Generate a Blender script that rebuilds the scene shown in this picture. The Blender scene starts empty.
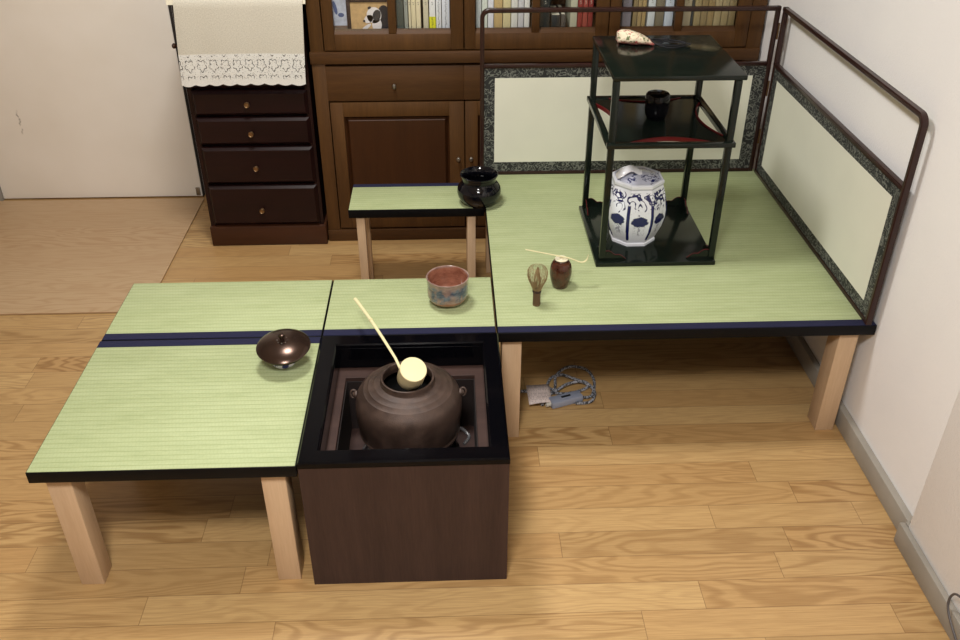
import bpy, bmesh, math, random
from mathutils import Vector, Matrix, noise
random.seed(7)
PI = math.pi
C = bpy.context.scene.collection
H = 0.347

# ------------------------------------------------------------------ materials
def srgb(r, g, b):
    f = lambda c: (c/255/12.92) if c/255 <= .04045 else ((c/255+.055)/1.055)**2.4
    return (f(r), f(g), f(b), 1)
class NT:
    def __init__(s, name):
        s.m = bpy.data.materials.new(name); s.m.use_nodes = True
        s.t = s.m.node_tree; s.b = s.t.nodes['Principled BSDF']; s.out = s.t.nodes['Material Output']
    def n(s, typ, **kw):
        x = s.t.nodes.new(typ)
        for k, v in kw.items(): setattr(x, k, v)
        return x
    def l(s, a, b): s.t.links.new(a, b)
    def val(s, sock, v):
        if hasattr(v, 'is_linked') or hasattr(v, 'links'): s.l(v, sock)
        else: sock.default_value = v
    def math(s, op, a, b=0, c=0, clamp=False):
        x = s.n('ShaderNodeMath', operation=op, use_clamp=clamp)
        s.val(x.inputs[0], a); s.val(x.inputs[1], b); s.val(x.inputs[2], c); return x.outputs[0]
    def mix(s, f, a, b):
        x = s.n('ShaderNodeMix', data_type='RGBA'); s.val(x.inputs[0], f); s.val(x.inputs[6], a); s.val(x.inputs[7], b); return x.outputs[2]
    def obj(s): return s.n('ShaderNodeTexCoord').outputs['Object']
    def uv(s): return s.n('ShaderNodeTexCoord').outputs['UV']
    def sep(s, v):
        x = s.n('ShaderNodeSeparateXYZ'); s.l(v, x.inputs[0]); return x.outputs
    def comb(s, a, b, c=0.0):
        x = s.n('ShaderNodeCombineXYZ'); s.val(x.inputs[0], a); s.val(x.inputs[1], b); s.val(x.inputs[2], c); return x.outputs[0]
    def mapv(s, v, sc=(1,1,1), loc=(0,0,0), rot=(0,0,0)):
        x = s.n('ShaderNodeMapping'); s.l(v, x.inputs[0]); x.inputs['Scale'].default_value = sc; x.inputs['Location'].default_value = loc; x.inputs['Rotation'].default_value = rot; return x.outputs[0]
    def noise(s, v, scale=5, detail=2, rough=.5, dist=0):
        x = s.n('ShaderNodeTexNoise'); s.l(v, x.inputs['Vector']); x.inputs['Scale'].default_value = scale
        x.inputs['Detail'].default_value = detail; x.inputs['Roughness'].default_value = rough; x.inputs['Distortion'].default_value = dist
        return x.outputs['Fac']
    def vor(s, v, scale=5, feature='F1', out='Distance'):
        x = s.n('ShaderNodeTexVoronoi', feature=feature); s.l(v, x.inputs['Vector']); x.inputs['Scale'].default_value = scale; return x.outputs[out]
    def ramp(s, f, stops):
        x = s.n('ShaderNodeValToRGB'); s.val(x.inputs[0], f); e = x.color_ramp.elements
        while len(e) < len(stops): e.new(.5)
        for i, (p, c) in enumerate(stops): e[i].position = p; e[i].color = c if len(c) == 4 else (*c, 1)
        return x.outputs[0]
    def rng(s, f, a, b, c=0., d=1.):
        x = s.n('ShaderNodeMapRange'); s.val(x.inputs[0], f); x.inputs[1].default_value = a; x.inputs[2].default_value = b
        x.inputs[3].default_value = c; x.inputs[4].default_value = d; return x.outputs[0]
    def bump(s, h, strength=.3, dist=.001):
        x = s.n('ShaderNodeBump'); s.l(h, x.inputs['Height']); x.inputs['Strength'].default_value = strength; x.inputs['Distance'].default_value = dist
        s.l(x.outputs[0], s.b.inputs['Normal'])
    def fin(s, col=None, rough=.5, metal=0, spec=None, coat=0, sheen=0):
        if col is not None: s.val(s.b.inputs['Base Color'], col)
        s.val(s.b.inputs['Roughness'], rough); s.b.inputs['Metallic'].default_value = metal
        if spec is not None: s.b.inputs['Specular IOR Level'].default_value = spec
        if coat: s.b.inputs['Coat Weight'].default_value = coat; s.b.inputs['Coat Roughness'].default_value = .08
        return s.m

def simple(name, c, rough=.5, metal=0, bump=0, bscale=200, var=.1, vscale=8, coat=0, spec=None):
    """one colour with slight mottling and surface relief"""
    t = NT(name); o = t.obj()
    n = t.noise(o, vscale, 3)
    d = tuple(x*(1-var) for x in c[:3])+(1,); e = tuple(min(1, x*(1+var)) for x in c[:3])+(1,)
    col = t.mix(t.rng(n, .3, .7), d, e)
    if bump: t.bump(t.noise(o, bscale, 3), bump)
    return t.fin(col, rough, metal, spec, coat)

def wood(name, c1, c2, axis='z', scale=1., rough=.4, coat=0, fine=.35):
    """straight-grained timber, fibres running along one object axis"""
    t = NT(name); o = t.obj()
    st = {'x': (.06, 1, 1), 'y': (1, .06, 1), 'z': (1, 1, .06)}[axis]
    v = t.mapv(o, tuple(k*scale for k in st))
    n = t.noise(v, 18, 4, .6, .6); f = t.noise(v, 260, 2, .7)
    k = t.math('ADD', t.math('MULTIPLY', t.rng(n, .3, .7), 1-fine), t.math('MULTIPLY', t.rng(f, .3, .7), fine))
    t.bump(f, .12, .0005)
    return t.fin(t.mix(k, c1, c2), rough, 0, .28, coat)

def floor_mat(name, tones, ring, gap, rough=.33):
    t = NT(name); uv = t.uv(); s = t.sep(uv)
    at = t.n('ShaderNodeAttribute', attribute_name='plank').outputs['Color']
    sc = t.n('ShaderNodeSeparateColor'); t.l(at, sc.inputs[0]); seed, var, full = sc.outputs
    off = t.math('MULTIPLY', seed, 97.)
    base = t.comb(t.math('ADD', s[0], off), s[1], off)
    a = t.noise(t.mapv(base, (1.5, 9.0, 1)), 1., 3, .42, .35)
    r = t.math('SINE', t.math('MULTIPLY', a, 115.))
    amp = t.rng(var, 0., 1., .18, 1.)
    r = t.math('MULTIPLY', t.rng(r, -.3, 1.), amp)
    fib = t.noise(t.mapv(base, (9, 420, 1)), 1., 3, .65)
    pore = t.noise(t.mapv(base, (22, 900, 1)), 1., 1, .5)
    tone = t.ramp(seed, [(0, tones[0]), (.35, tones[1]), (.7, tones[2]), (1, tones[3])])
    c = t.mix(t.math('MULTIPLY', r, .68), tone, ring)
    c = t.mix(t.math('MULTIPLY', t.rng(fib, .42, .75), .45), c, ring)
    c = t.mix(t.math('MULTIPLY', t.rng(pore, .6, .75), .25), c, ring)
    # seams from the plank's own width and length stored in uv (v across 0..1 in blue*...)
    e = t.math('MINIMUM', s[1], t.math('SUBTRACT', full, s[1]))
    g = t.rng(e, .0004, .0011, 1., 0.)
    uv2 = t.n('ShaderNodeUVMap', uv_map='ends').outputs[0]; s2 = t.sep(uv2)
    g2 = t.rng(t.math('MINIMUM', s2[0], s2[1]), .0004, .0011, 1., 0.)
    g = t.math('MAXIMUM', g, g2)
    c = t.mix(t.math('MULTIPLY', g, .6), c, gap)
    t.bump(t.math('SUBTRACT', t.math('MULTIPLY', fib, .12), g), .25, .0006)
    return t.fin(c, t.rng(fib, .3, .7, rough-.04, rough+.08))

def tatami_mat():
    t = NT('tatami_rush'); o = t.obj(); s = t.sep(o)
    rows = t.math('MULTIPLY', s[1], 1/.0145)
    fr = t.math('FRACT', rows)
    ridge = t.math('SINE', t.math('MULTIPLY', fr, PI))
    rowid = t.math('FLOOR', rows)
    col = t.math('FRACT', t.math('ADD', t.math('MULTIPLY', s[0], 1/.0075), t.math('MULTIPLY', rowid, .5)))
    cr = t.math('SINE', t.math('MULTIPLY', col, PI))
    strand = t.noise(t.mapv(o, (45, 900, 1)), 1., 2, .6)
    blot = t.noise(t.mapv(o, (6, 30, 1)), 1., 3, .6)
    c = t.mix(t.rng(blot, .3, .7), srgb(158, 170, 124), srgb(174, 185, 141))
    c = t.mix(t.math('MULTIPLY', t.rng(strand, .35, .8), .55), c, srgb(194, 202, 156))
    groove = t.rng(ridge, 0., .42, 1., 0.)
    c = t.mix(t.math('MULTIPLY', groove, .5), c, srgb(132, 144, 92))
    c = t.mix(t.math('MULTIPLY', t.rng(cr, 0., .5, 1., 0.), .16), c, srgb(132, 144, 92))
    h = t.math('ADD', t.math('POWER', ridge, .5), t.math('MULTIPLY', t.math('ADD', cr, strand), .25))
    t.bump(h, .55, .0012)
    return t.fin(c, .6, 0, .35)

def brocade_mat():
    t = NT('brocade'); o = t.obj()
    n1 = t.noise(o, 42, 0, .4, 2.6)
    l1 = t.rng(t.math('ABSOLUTE', t.math('SUBTRACT', n1, .5)), .045, .075, 1., 0.)
    n2 = t.vor(o, 150)
    l2 = t.rng(n2, .1, .16, .5, 0.)
    k = l1
    c = t.mix(k, srgb(28, 30, 32), srgb(112, 114, 108))
    t.bump(k, .3, .0005)
    return t.fin(c, .6)

def wall_mat(name, a, b, sc=260):
    t = NT(name); o = t.obj()
    n = t.noise(t.mapv(o, (1, 1, .55)), sc, 4, .65); big = t.noise(o, 3, 2)
    t.bump(n, .5, .002)
    return t.fin(t.mix(t.rng(big, .3, .7), a, b), .85, 0, .2)

def door_mat():
    t = NT('door_paper'); o = t.obj(); s = t.sep(o)
    big = t.noise(o, 4, 3)
    c = t.mix(t.rng(big, .3, .7), srgb(243, 237, 226), srgb(249, 244, 235))
    # small torn scratch
    dx = t.math('SUBTRACT', s[0], t.math('ADD', -1.336, t.math('MULTIPLY', t.math('SUBTRACT', t.noise(t.mapv(o, (0, 0, 1)), 40, 2), .5), .03)))
    dz = t.math('ABSOLUTE', t.math('SUBTRACT', s[2], .325))
    k = t.math('MULTIPLY', t.rng(t.math('ABSOLUTE', dx), .001, .005, 1., 0.), t.rng(dz, .02, .055, 1., 0.))
    k = t.math('MULTIPLY', k, t.rng(t.noise(o, 60, 2), .4, .6))
    c = t.mix(k, c, srgb(120, 110, 102))
    return t.fin(c, .55)

def cast_iron():
    t = NT('cast_iron'); o = t.obj()
    n = t.noise(o, 26, 4, .6); f = t.noise(o, 420, 3, .7)
    c = t.mix(t.rng(n, .35, .7), srgb(58, 44, 38), srgb(84, 66, 57))
    t.bump(t.math('ADD', t.math('MULTIPLY', n, .5), f), .5, .0012)
    return t.fin(c, t.rng(n, .3, .7, .38, .55), .25)

def bowl_glaze():
    t = NT('red_glaze'); o = t.obj(); s = t.sep(o)
    n = t.noise(t.mapv(o, (1, 1, .9), (.3, .1, 0)), 22, 3, .6, .5)
    n2 = t.noise(t.mapv(o, (1, 1, 2.2), (3, 1, 0)), 38, 4, .65)
    red = t.mix(t.rng(n2, .35, .7), srgb(128, 78, 60), srgb(168, 114, 92))
    # blue slip on the outside only
    r2 = t.math('SQRT', t.math('ADD', t.math('POWER', s[0], 2.), t.math('POWER', s[1], 2.)))
    outer = t.math('MULTIPLY', t.rng(r2, .0498, .0512), t.rng(s[2], .012, .025))
    body = t.mix(outer, red, t.mix(t.rng(n2, .35, .7), srgb(124, 98, 90), srgb(166, 140, 130)))
    k = t.math('MULTIPLY', t.rng(n, .47, .56), outer)
    k = t.math('MULTIPLY', k, t.rng(s[2], .062, .070, 1., 0.))
    c = t.mix(k, body, t.mix(t.rng(n2, .4, .6), srgb(62, 72, 92), srgb(104, 112, 126)))
    t.bump(n2, .3, .001)
    return t.fin(c, .18, 0, None, .4)

def jar_glaze():
    """white porcelain with cobalt painting laid out facet by facet (uv.x 0..1 across a facet, uv.y height)"""
    t = NT('painted_porcelain'); uv = t.uv(); s = t.sep(uv); o = t.obj()
    u = t.math('FRACT', s[0]); v = s[1]
    fid = t.math('FLOOR', s[0])
    du = t.math('ABSOLUTE', t.math('SUBTRACT', u, .5))
    wob = t.noise(o, 70, 3, .6); wv = t.math('MULTIPLY', t.math('SUBTRACT', wob, .5), .75)
    line = t.math('MULTIPLY', t.rng(du, .415, .435), t.math('MULTIPLY', t.rng(v, .1, .12), t.rng(v, .7, .72, 1., 0.)))
    # flower head
    fu = t.math('DIVIDE', t.math('SUBTRACT', u, .5), .36); fv = t.math('DIVIDE', t.math('SUBTRACT', v, .455), .09)
    rad = t.math('SQRT', t.math('ADD', t.math('POWER', t.math('ABSOLUTE', fu), 2.), t.math('POWER', t.math('ABSOLUTE', fv), 2.)))
    ang = t.math('SINE', t.math('MULTIPLY', t.math('ARCTAN2', fv, fu), 7.))
    flower = t.rng(t.math('ADD', t.math('ADD', rad, t.math('MULTIPLY', ang, .05)), wv), .85, .98, 1., 0.)
    # pale stem and leaves under it
    st = t.math('MULTIPLY', t.rng(t.math('ABSOLUTE', t.math('ADD', fu, t.math('MULTIPLY', wv, 2.))), .08, .16, 1., 0.), t.math('MULTIPLY', t.rng(v, .2, .22), t.rng(v, .44, .46, 1., 0.)))
    sq = t.noise(o, 120, 1, .4, 1.5)
    leaf = t.math('MULTIPLY', t.rng(t.math('ABSOLUTE', t.math('SUBTRACT', sq, .5)), .012, .03, 1., 0.), t.math('MULTIPLY', t.rng(du, .22, .3, 1., 0.), t.math('MULTIPLY', t.rng(v, .18, .22), t.rng(v, .5, .56, 1., 0.))))
    pale = t.math('MULTIPLY', t.math('MAXIMUM', st, leaf), .55)
    # branches at the shoulder
    br = t.noise(t.mapv(o, (1, 1, .9), (5, 3, 1)), 34, 1, .4, 1.8)
    brl = t.rng(t.math('ABSOLUTE', t.math('SUBTRACT', br, .5)), .05, .075, 1., 0.)
    band = t.math('MULTIPLY', t.rng(t.math('ADD', v, wv), .62, .68), t.rng(v, .87, .89, 1., 0.))
    branch = t.math('MULTIPLY', brl, band)
    rim = t.math('MULTIPLY', t.rng(v, .915, .925), t.rng(v, .935, .945, 1., 0.))
    k = t.math('MAXIMUM', t.math('MAXIMUM', line, flower), t.math('MAXIMUM', branch, t.math('MULTIPLY', rim, .4)))
    c = t.mix(t.math('MAXIMUM', k, pale), srgb(236, 240, 250), srgb(24, 30, 88))
    return t.fin(c, .12)

def lid_glaze():
    t = NT('painted_lid'); o = t.obj(); n = t.noise(o, 60, 2, .5, 1)
    k = t.math('MULTIPLY', t.rng(t.math('ABSOLUTE', t.math('SUBTRACT', n, .5)), .03, .05, 1., 0.), t.rng(t.noise(o, 28, 1), .5, .55))
    return t.fin(t.mix(k, srgb(206, 208, 224), srgb(34, 42, 96)), .15)

def dotted_mat(name, base, ink, sc=70, th=.12):
    t = NT(name); o = t.obj(); v = t.vor(o, sc); n = t.noise(o, sc*1.3, 2)
    k = t.math('MULTIPLY', t.rng(v, th, th+.1, 1., 0.), t.rng(n, .45, .5))
    return t.fin(t.mix(k, base, ink), .7)

def lace_mat():
    t = NT('crochet_lace'); o = t.obj(); uv = t.uv(); s = t.sep(uv)
    p = t.comb(s[0], s[1])
    cell = .0385
    cx = t.math('SUBTRACT', t.math('FRACT', t.math('DIVIDE', s[0], cell)), .5)
    cy = t.math('SUBTRACT', t.math('FRACT', t.math('DIVIDE', t.math('ADD', s[1], .012), .05)), .5)
    r = t.math('SQRT', t.math('ADD', t.math('POWER', t.math('ABSOLUTE', cx), 2.), t.math('POWER', t.math('ABSOLUTE', cy), 2.)))
    a = t.math('ARCTAN2', cy, cx)
    pet = t.math('ADD', r, t.math('MULTIPLY', t.math('SINE', t.math('MULTIPLY', a, 5.)), .07))
    hole_ring = t.math('MULTIPLY', t.rng(pet, .30, .32), t.rng(pet, .36, .39, 1., 0.))
    mesh = t.rng(t.vor(p, 330, 'DISTANCE_TO_EDGE'), .10, .16)
    grain = t.noise(p, 600, 2)
    holes = t.math('MULTIPLY', hole_ring, t.math('MULTIPLY', t.rng(t.noise(p, 190, 2), .40, .50), 1.))
    holes = t.math('MAXIMUM', holes, t.math('MULTIPLY', t.rng(t.vor(p, 210), .28, .18), .75))
    inband = t.math('MULTIPLY', t.rng(s[1], .018, .022), t.rng(s[1], .096, .1, 1., 0.))
    holes = t.math('MULTIPLY', holes, inband)
    linen = t.mix(t.rng(t.noise(p, 260, 3), .3, .7), srgb(194, 189, 174), srgb(216, 211, 197))
    lace = t.mix(t.rng(grain, .3, .7), srgb(208, 208, 202), srgb(244, 243, 238))
    isl = t.rng(s[1], .098, .102, 1., 0.)
    c = t.mix(isl, linen, lace)
    t.bump(t.math('ADD', grain, t.math('MULTIPLY', r, isl)), .5, .001)
    t.fin(c, .9, 0, .1)
    t.l(t.math('SUBTRACT', 1., holes), t.b.inputs['Alpha'])
    return t.m

def pouch_mat():
    t = NT('pouch_silk'); o = t.obj()
    a = t.noise(t.mapv(o, (1, 1, 1), (2, 0, 0)), 75, 2, .5, 1); b = t.noise(o, 85, 2, .5, 1)
    c = t.mix(t.rng(a, .55, .6), srgb(226, 214, 186), srgb(110, 118, 80))
    c = t.mix(t.rng(b, .57, .62), c, srgb(176, 74, 76))
    z = t.sep(o)[2]
    c = t.mix(t.math('MULTIPLY', t.rng(z, .004, .014, 1., 0.), t.rng(a, .4, .48)), c, srgb(190, 92, 92))
    return t.fin(c, .7)

def stripes_text(name, base, ink, cover=.45, sc=1.):
    """spine lettering too small to read: broken ink marks down the middle of the spine"""
    t = NT(name); o = t.obj(); s = t.sep(o)
    n = t.noise(t.mapv(o, (260*sc, 1, 330*sc)), 1., 1, .4)
    gaps = t.noise(t.mapv(o, (0, 0, 38)), 1., 1)
    k = t.math('MULTIPLY', t.rng(n, .5, .56), t.rng(gaps, 1-cover-.08, 1-cover))
    mid = t.rng(t.math('ABSOLUTE', s[0]), .0022, .003, 1., 0.)
    c = t.mix(t.math('MULTIPLY', t.math('MULTIPLY', k, mid), .85), base, ink)
    return t.fin(c, .55)

def braid_mat():
    t = NT('braided_sleeve'); uv = t.obj()
    k = t.rng(t.noise(uv, 210, 1), .48, .54)
    return t.fin(t.mix(k, srgb(156, 158, 166), srgb(52, 54, 60)), .6)

M = {}
M['floor'] = floor_mat('oak_floor', [srgb(178, 144, 96), srgb(192, 157, 106), srgb(184, 146, 96), srgb(200, 166, 114)], srgb(134, 96, 54), srgb(100, 70, 40))
M['sheet'] = floor_mat('vinyl_oak', [srgb(182, 153, 118), srgb(190, 160, 124), srgb(177, 146, 112), srgb(194, 166, 130)], srgb(168, 132, 94), srgb(160, 126, 92), .4)
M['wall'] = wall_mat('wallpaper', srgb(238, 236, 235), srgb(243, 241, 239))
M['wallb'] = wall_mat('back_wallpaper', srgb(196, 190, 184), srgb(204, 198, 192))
M['ceil'] = wall_mat('ceiling_paper', srgb(232, 230, 224), srgb(238, 236, 230), 120)
M['skirt'] = simple('grey_vinyl', srgb(152, 146, 136), .5)
M['door'] = door_mat()
M['tatami'] = tatami_mat()
M['heri'] = simple('navy_cloth', srgb(17, 20, 54), .9, bump=.3, bscale=900)
M['black'] = simple('black_edge', srgb(10, 10, 12), .5, spec=.15)
M['leg'] = wood('pine', srgb(186, 156, 124), srgb(206, 178, 146), 'z', 1, .5)
M['legh'] = wood('pine_rail', srgb(206, 172, 132), srgb(226, 196, 156), 'x', 1, .5)
M['lacquer'] = simple('black_lacquer', (.003, .003, .004, 1), .10, var=.02, spec=.28)
M['tana'] = simple('green_black_lacquer', (.007, .011, .008, 1), .14, var=.05, spec=.3)
M['redlac'] = simple('red_lacquer', srgb(94, 18, 22), .35, spec=.3)
M['hearthwood'] = wood('wenge', srgb(46, 32, 30), srgb(68, 50, 45), 'z', 1, .5)
M['hearthin'] = wood('wenge_liner', srgb(54, 38, 34), srgb(76, 56, 50), 'x', 1, .6)
M['pit'] = simple('pit_lining', srgb(34, 24, 22), .7)
M['rim'] = simple('rim_lacquer', (.002, .002, .003, 1), .08, var=.02, spec=.14)
M['frame'] = wood('rosewood', srgb(36, 20, 18), srgb(54, 31, 27), 'z', 1, .28, .2)
M['brocade'] = brocade_mat()
M['paper'] = simple('cream_paper', srgb(224, 224, 208), .8, bump=.15, var=.02)
M['walnut'] = wood('walnut', srgb(66, 42, 20), srgb(96, 65, 33), 'z', 1, .5, 0)
M['walnuth'] = wood('walnut_rail', srgb(62, 39, 20), srgb(90, 60, 31), 'x', 1, .5, 0)
M['walnutd'] = wood('walnut_panel', srgb(48, 26, 11), srgb(68, 39, 18), 'z', 1, .42, 0)
M['mahog'] = wood('mahogany', srgb(22, 8, 9), srgb(36, 15, 15), 'x', 1, .35, 0)
M['mahogp'] = wood('mahogany_base', srgb(52, 29, 17), srgb(74, 43, 26), 'x', 1, .4, 0)
M['brass'] = simple('aged_brass', srgb(150, 120, 86), .35, .9)
M['pewter'] = simple('pewter', srgb(150, 144, 134), .3, .95)
M['iron'] = cast_iron()
M['irondark'] = simple('iron_inside', srgb(20, 16, 15), .7)
M['bamboo'] = simple('pale_bamboo', srgb(226, 218, 172), .5, var=.05)
M['bambood'] = simple('bamboo_side', srgb(206, 190, 150), .55, var=.08)
M['bronze'] = simple('bronze', srgb(70, 54, 46), .22, .75, var=.15, vscale=30)
M['chaw'] = bowl_glaze()
M['whisk'] = simple('smoked_bamboo', srgb(150, 126, 90), .55, var=.2, vscale=60)
M['whiskd'] = dotted_mat('spotted_bamboo', srgb(92, 68, 48), srgb(136, 108, 76), 120, .2)
M['thread'] = simple('dark_thread', srgb(38, 26, 26), .8)
M['chaire'] = simple('brown_glaze', srgb(66, 32, 20), .16, var=.45, vscale=45, coat=.3, bump=.2, bscale=60)
M['ivory'] = simple('ivory', srgb(234, 226, 200), .35, var=.03)
M['blackglaze'] = simple('black_glaze', (.004, .004, .006, 1), .07, spec=.4)
M['jar'] = jar_glaze(); M['jarlid'] = lid_glaze()
M['white'] = simple('white_porcelain', srgb(232, 232, 236), .2, var=.02)
M['rest'] = dotted_mat('blue_white_porcelain', srgb(226, 228, 238), srgb(40, 48, 110), 40, .3)
M['lace'] = lace_mat()
M['linen'] = simple('cream_linen', srgb(214, 206, 184), .9, bump=.3, bscale=500)
M['pouch'] = pouch_mat()
M['cordn'] = simple('navy_cord', srgb(9, 10, 20), .7)
M['braid'] = braid_mat()
M['switch'] = simple('grey_plastic', srgb(142, 148, 166), .4)
M['dark'] = simple('dark_plastic', srgb(26, 26, 28), .5)
t = NT('printed_label'); o = t.obj(); sp = t.sep(o)
rowl = t.rng(t.math('SINE', t.math('MULTIPLY', sp[1], 900.)), .1, .4)
wd = t.rng(t.noise(t.mapv(o, (420, 60, 1)), 1., 1), .46, .52)
M['label'] = t.fin(t.mix(t.math('MULTIPLY', t.math('MULTIPLY', rowl, wd), .6), srgb(216, 200, 194), srgb(110, 92, 92)), .6)
M['clear'] = simple('clear_plug', srgb(190, 186, 176), .3)
M['cable'] = simple('grey_cable', srgb(84, 80, 80), .5)
M['steel'] = simple('steel', srgb(200, 200, 204), .2, .9)
M['seam'] = simple('dark_gap', srgb(44, 34, 28), .8)

def glass_mat():
    t = NT('cabinet_glass')
    g = t.n('ShaderNodeBsdfGlossy'); g.inputs['Roughness'].default_value = .02
    tr = t.n('ShaderNodeBsdfTransparent'); tr.inputs[0].default_value = (.98, .985, .98, 1)
    fr = t.n('ShaderNodeFresnel'); fr.inputs[0].default_value = 1.45
    mx = t.n('ShaderNodeMixShader'); ge = t.n('ShaderNodeNewGeometry'); t.l(t.math('MULTIPLY', fr.outputs[0], t.math('SUBTRACT', 1., ge.outputs['Backfacing'])), mx.inputs[0]); t.l(tr.outputs[0], mx.inputs[1]); t.l(g.outputs[0], mx.inputs[2])
    t.l(mx.outputs[0], t.out.inputs[0]); return t.m
M['glass'] = glass_mat()

# ------------------------------------------------------------------ mesh helpers
def add_box(bm, x0, x1, y0, y1, z0, z1, bev=0, seg=2):
    vs = [bm.verts.new((x, y, z)) for x in (x0, x1) for y in (y0, y1) for z in (z0, z1)]
    fs = [(0,1,3,2), (4,6,7,5), (0,4,5,1), (2,3,7,6), (0,2,6,4), (1,5,7,3)]
    faces = [bm.faces.new([vs[i] for i in f]) for f in fs]
    if bev:
        ed = list({e for f in faces for e in f.edges})
        bmesh.ops.bevel(bm, geom=ed, offset=bev, segments=seg, affect='EDGES', profile=.5)
def add_rings(bm, rings, closed=True, cap0=True, cap1=True):
    """skin a list of vertex loops"""
    vr = [[bm.verts.new(p) for p in r] for r in rings]; n = len(vr[0])
    for a, b in zip(vr, vr[1:]):
        for i in range(n if closed else n-1):
            j = (i+1) % n
            bm.faces.new((a[i], a[j], b[j], b[i]))
    if cap0: bm.faces.new(vr[0][::-1])
    if cap1: bm.faces.new(vr[-1])
    return vr
def add_lathe(bm, prof, seg=48, c=(0,0,0), wob=0, cap0=True, cap1=True, R=None):
    rings = []
    for r, z in prof:
        ring = []
        for i in range(seg):
            a = 2*PI*i/seg
            k = 1 + (wob*noise.noise(Vector((math.cos(a)*1.5, math.sin(a)*1.5, z*30))) if wob else 0)
            p = Vector((max(r, .0002)*k*math.cos(a), max(r, .0002)*k*math.sin(a), z))
            if R: p = R @ p
            ring.append(p + Vector(c))
        rings.append(ring)
    add_rings(bm, rings, True, cap0, cap1)
def smooth_path(pts, n=8, closed=False):
    P = [Vector(p) for p in pts]; out = []; m = len(P)
    rngi = range(m if closed else m-1)
    for i in rngi:
        if closed: p0, p1, p2, p3 = P[(i-1) % m], P[i], P[(i+1) % m], P[(i+2) % m]
        else: p0, p1, p2, p3 = P[max(i-1, 0)], P[i], P[i+1], P[min(i+2, m-1)]
        for k in range(n):
            t = k/n
            out.append(.5*((2*p1)+(-p0+p2)*t+(2*p0-5*p1+4*p2-p3)*t*t+(-p0+3*p1-3*p2+p3)*t**3))
    if not closed: out.append(P[-1])
    return out
def add_tube(bm, pts, r, seg=8, taper=None, closed=False, flat=1.):
    P = [Vector(p) for p in pts]; rings = []; n = len(P); up = None
    for i, p in enumerate(P):
        a = P[(i-1) % n] if (closed or i > 0) else p; b = P[(i+1) % n] if (closed or i < n-1) else p
        t = (b-a).normalized()
        if up is None: up = Vector((0,0,1)) if abs(t.z) < .9 else Vector((0,1,0))
        s = t.cross(up).normalized(); u = s.cross(t).normalized(); up = u
        rr = r if taper is None else r*taper(i/(n-1))
        rings.append([p + (s*math.cos(2*PI*k/seg) + u*math.sin(2*PI*k/seg)*flat)*rr for k in range(seg)])
    if closed:
        rings.append(rings[0]); add_rings(bm, rings, True, False, False); bmesh.ops.remove_doubles(bm, verts=bm.verts, dist=1e-6)
    else: add_rings(bm, rings)
def add_prism(bm, outline, fn0, fn1):
    """outline 2-D list, fn maps (a,b) to the two end positions"""
    add_rings(bm, [[fn0(a, b) for a, b in outline], [fn1(a, b) for a, b in outline]])

def obj(name, bm, mat, parent=None, smooth=True, angle=35, loc=None):
    bmesh.ops.recalc_face_normals(bm, faces=bm.faces)
    if smooth:
        for f in bm.faces: f.smooth = True
        for e in bm.edges:
            if len(e.link_faces) == 2 and e.calc_face_angle(0) > math.radians(angle): e.smooth = False
    me = bpy.data.meshes.new(name); bm.to_mesh(me); bm.free()
    me.materials.append(mat)
    o = bpy.data.objects.new(name, me); C.objects.link(o)
    if parent: o.parent = parent
    if loc: o.location = loc
    return o
def box(name, mat, x0, x1, y0, y1, z0, z1, bev=0, parent=None):
    bm = bmesh.new(); add_box(bm, x0, x1, y0, y1, z0, z1, bev); return obj(name, bm, mat, parent)
def tag(o, label=None, cat=None, group=None, kind=None):
    if label: o['label'] = label
    if cat: o['category'] = cat
    if group: o['group'] = group
    if kind: o['kind'] = kind
    return o
def thing(name, label, cat, loc=(0,0,0), group=None, rz=0):
    o = bpy.data.objects.new(name, None); C.objects.link(o); o.location = loc; o.rotation_euler = (0,0,rz); o.empty_display_size = .05
    return tag(o, label, cat, group)
def struct(o, cat=None): o['kind'] = 'structure'; return o
def at(o):   # helper returning local offsets relative to a thing
    return o.location

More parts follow.
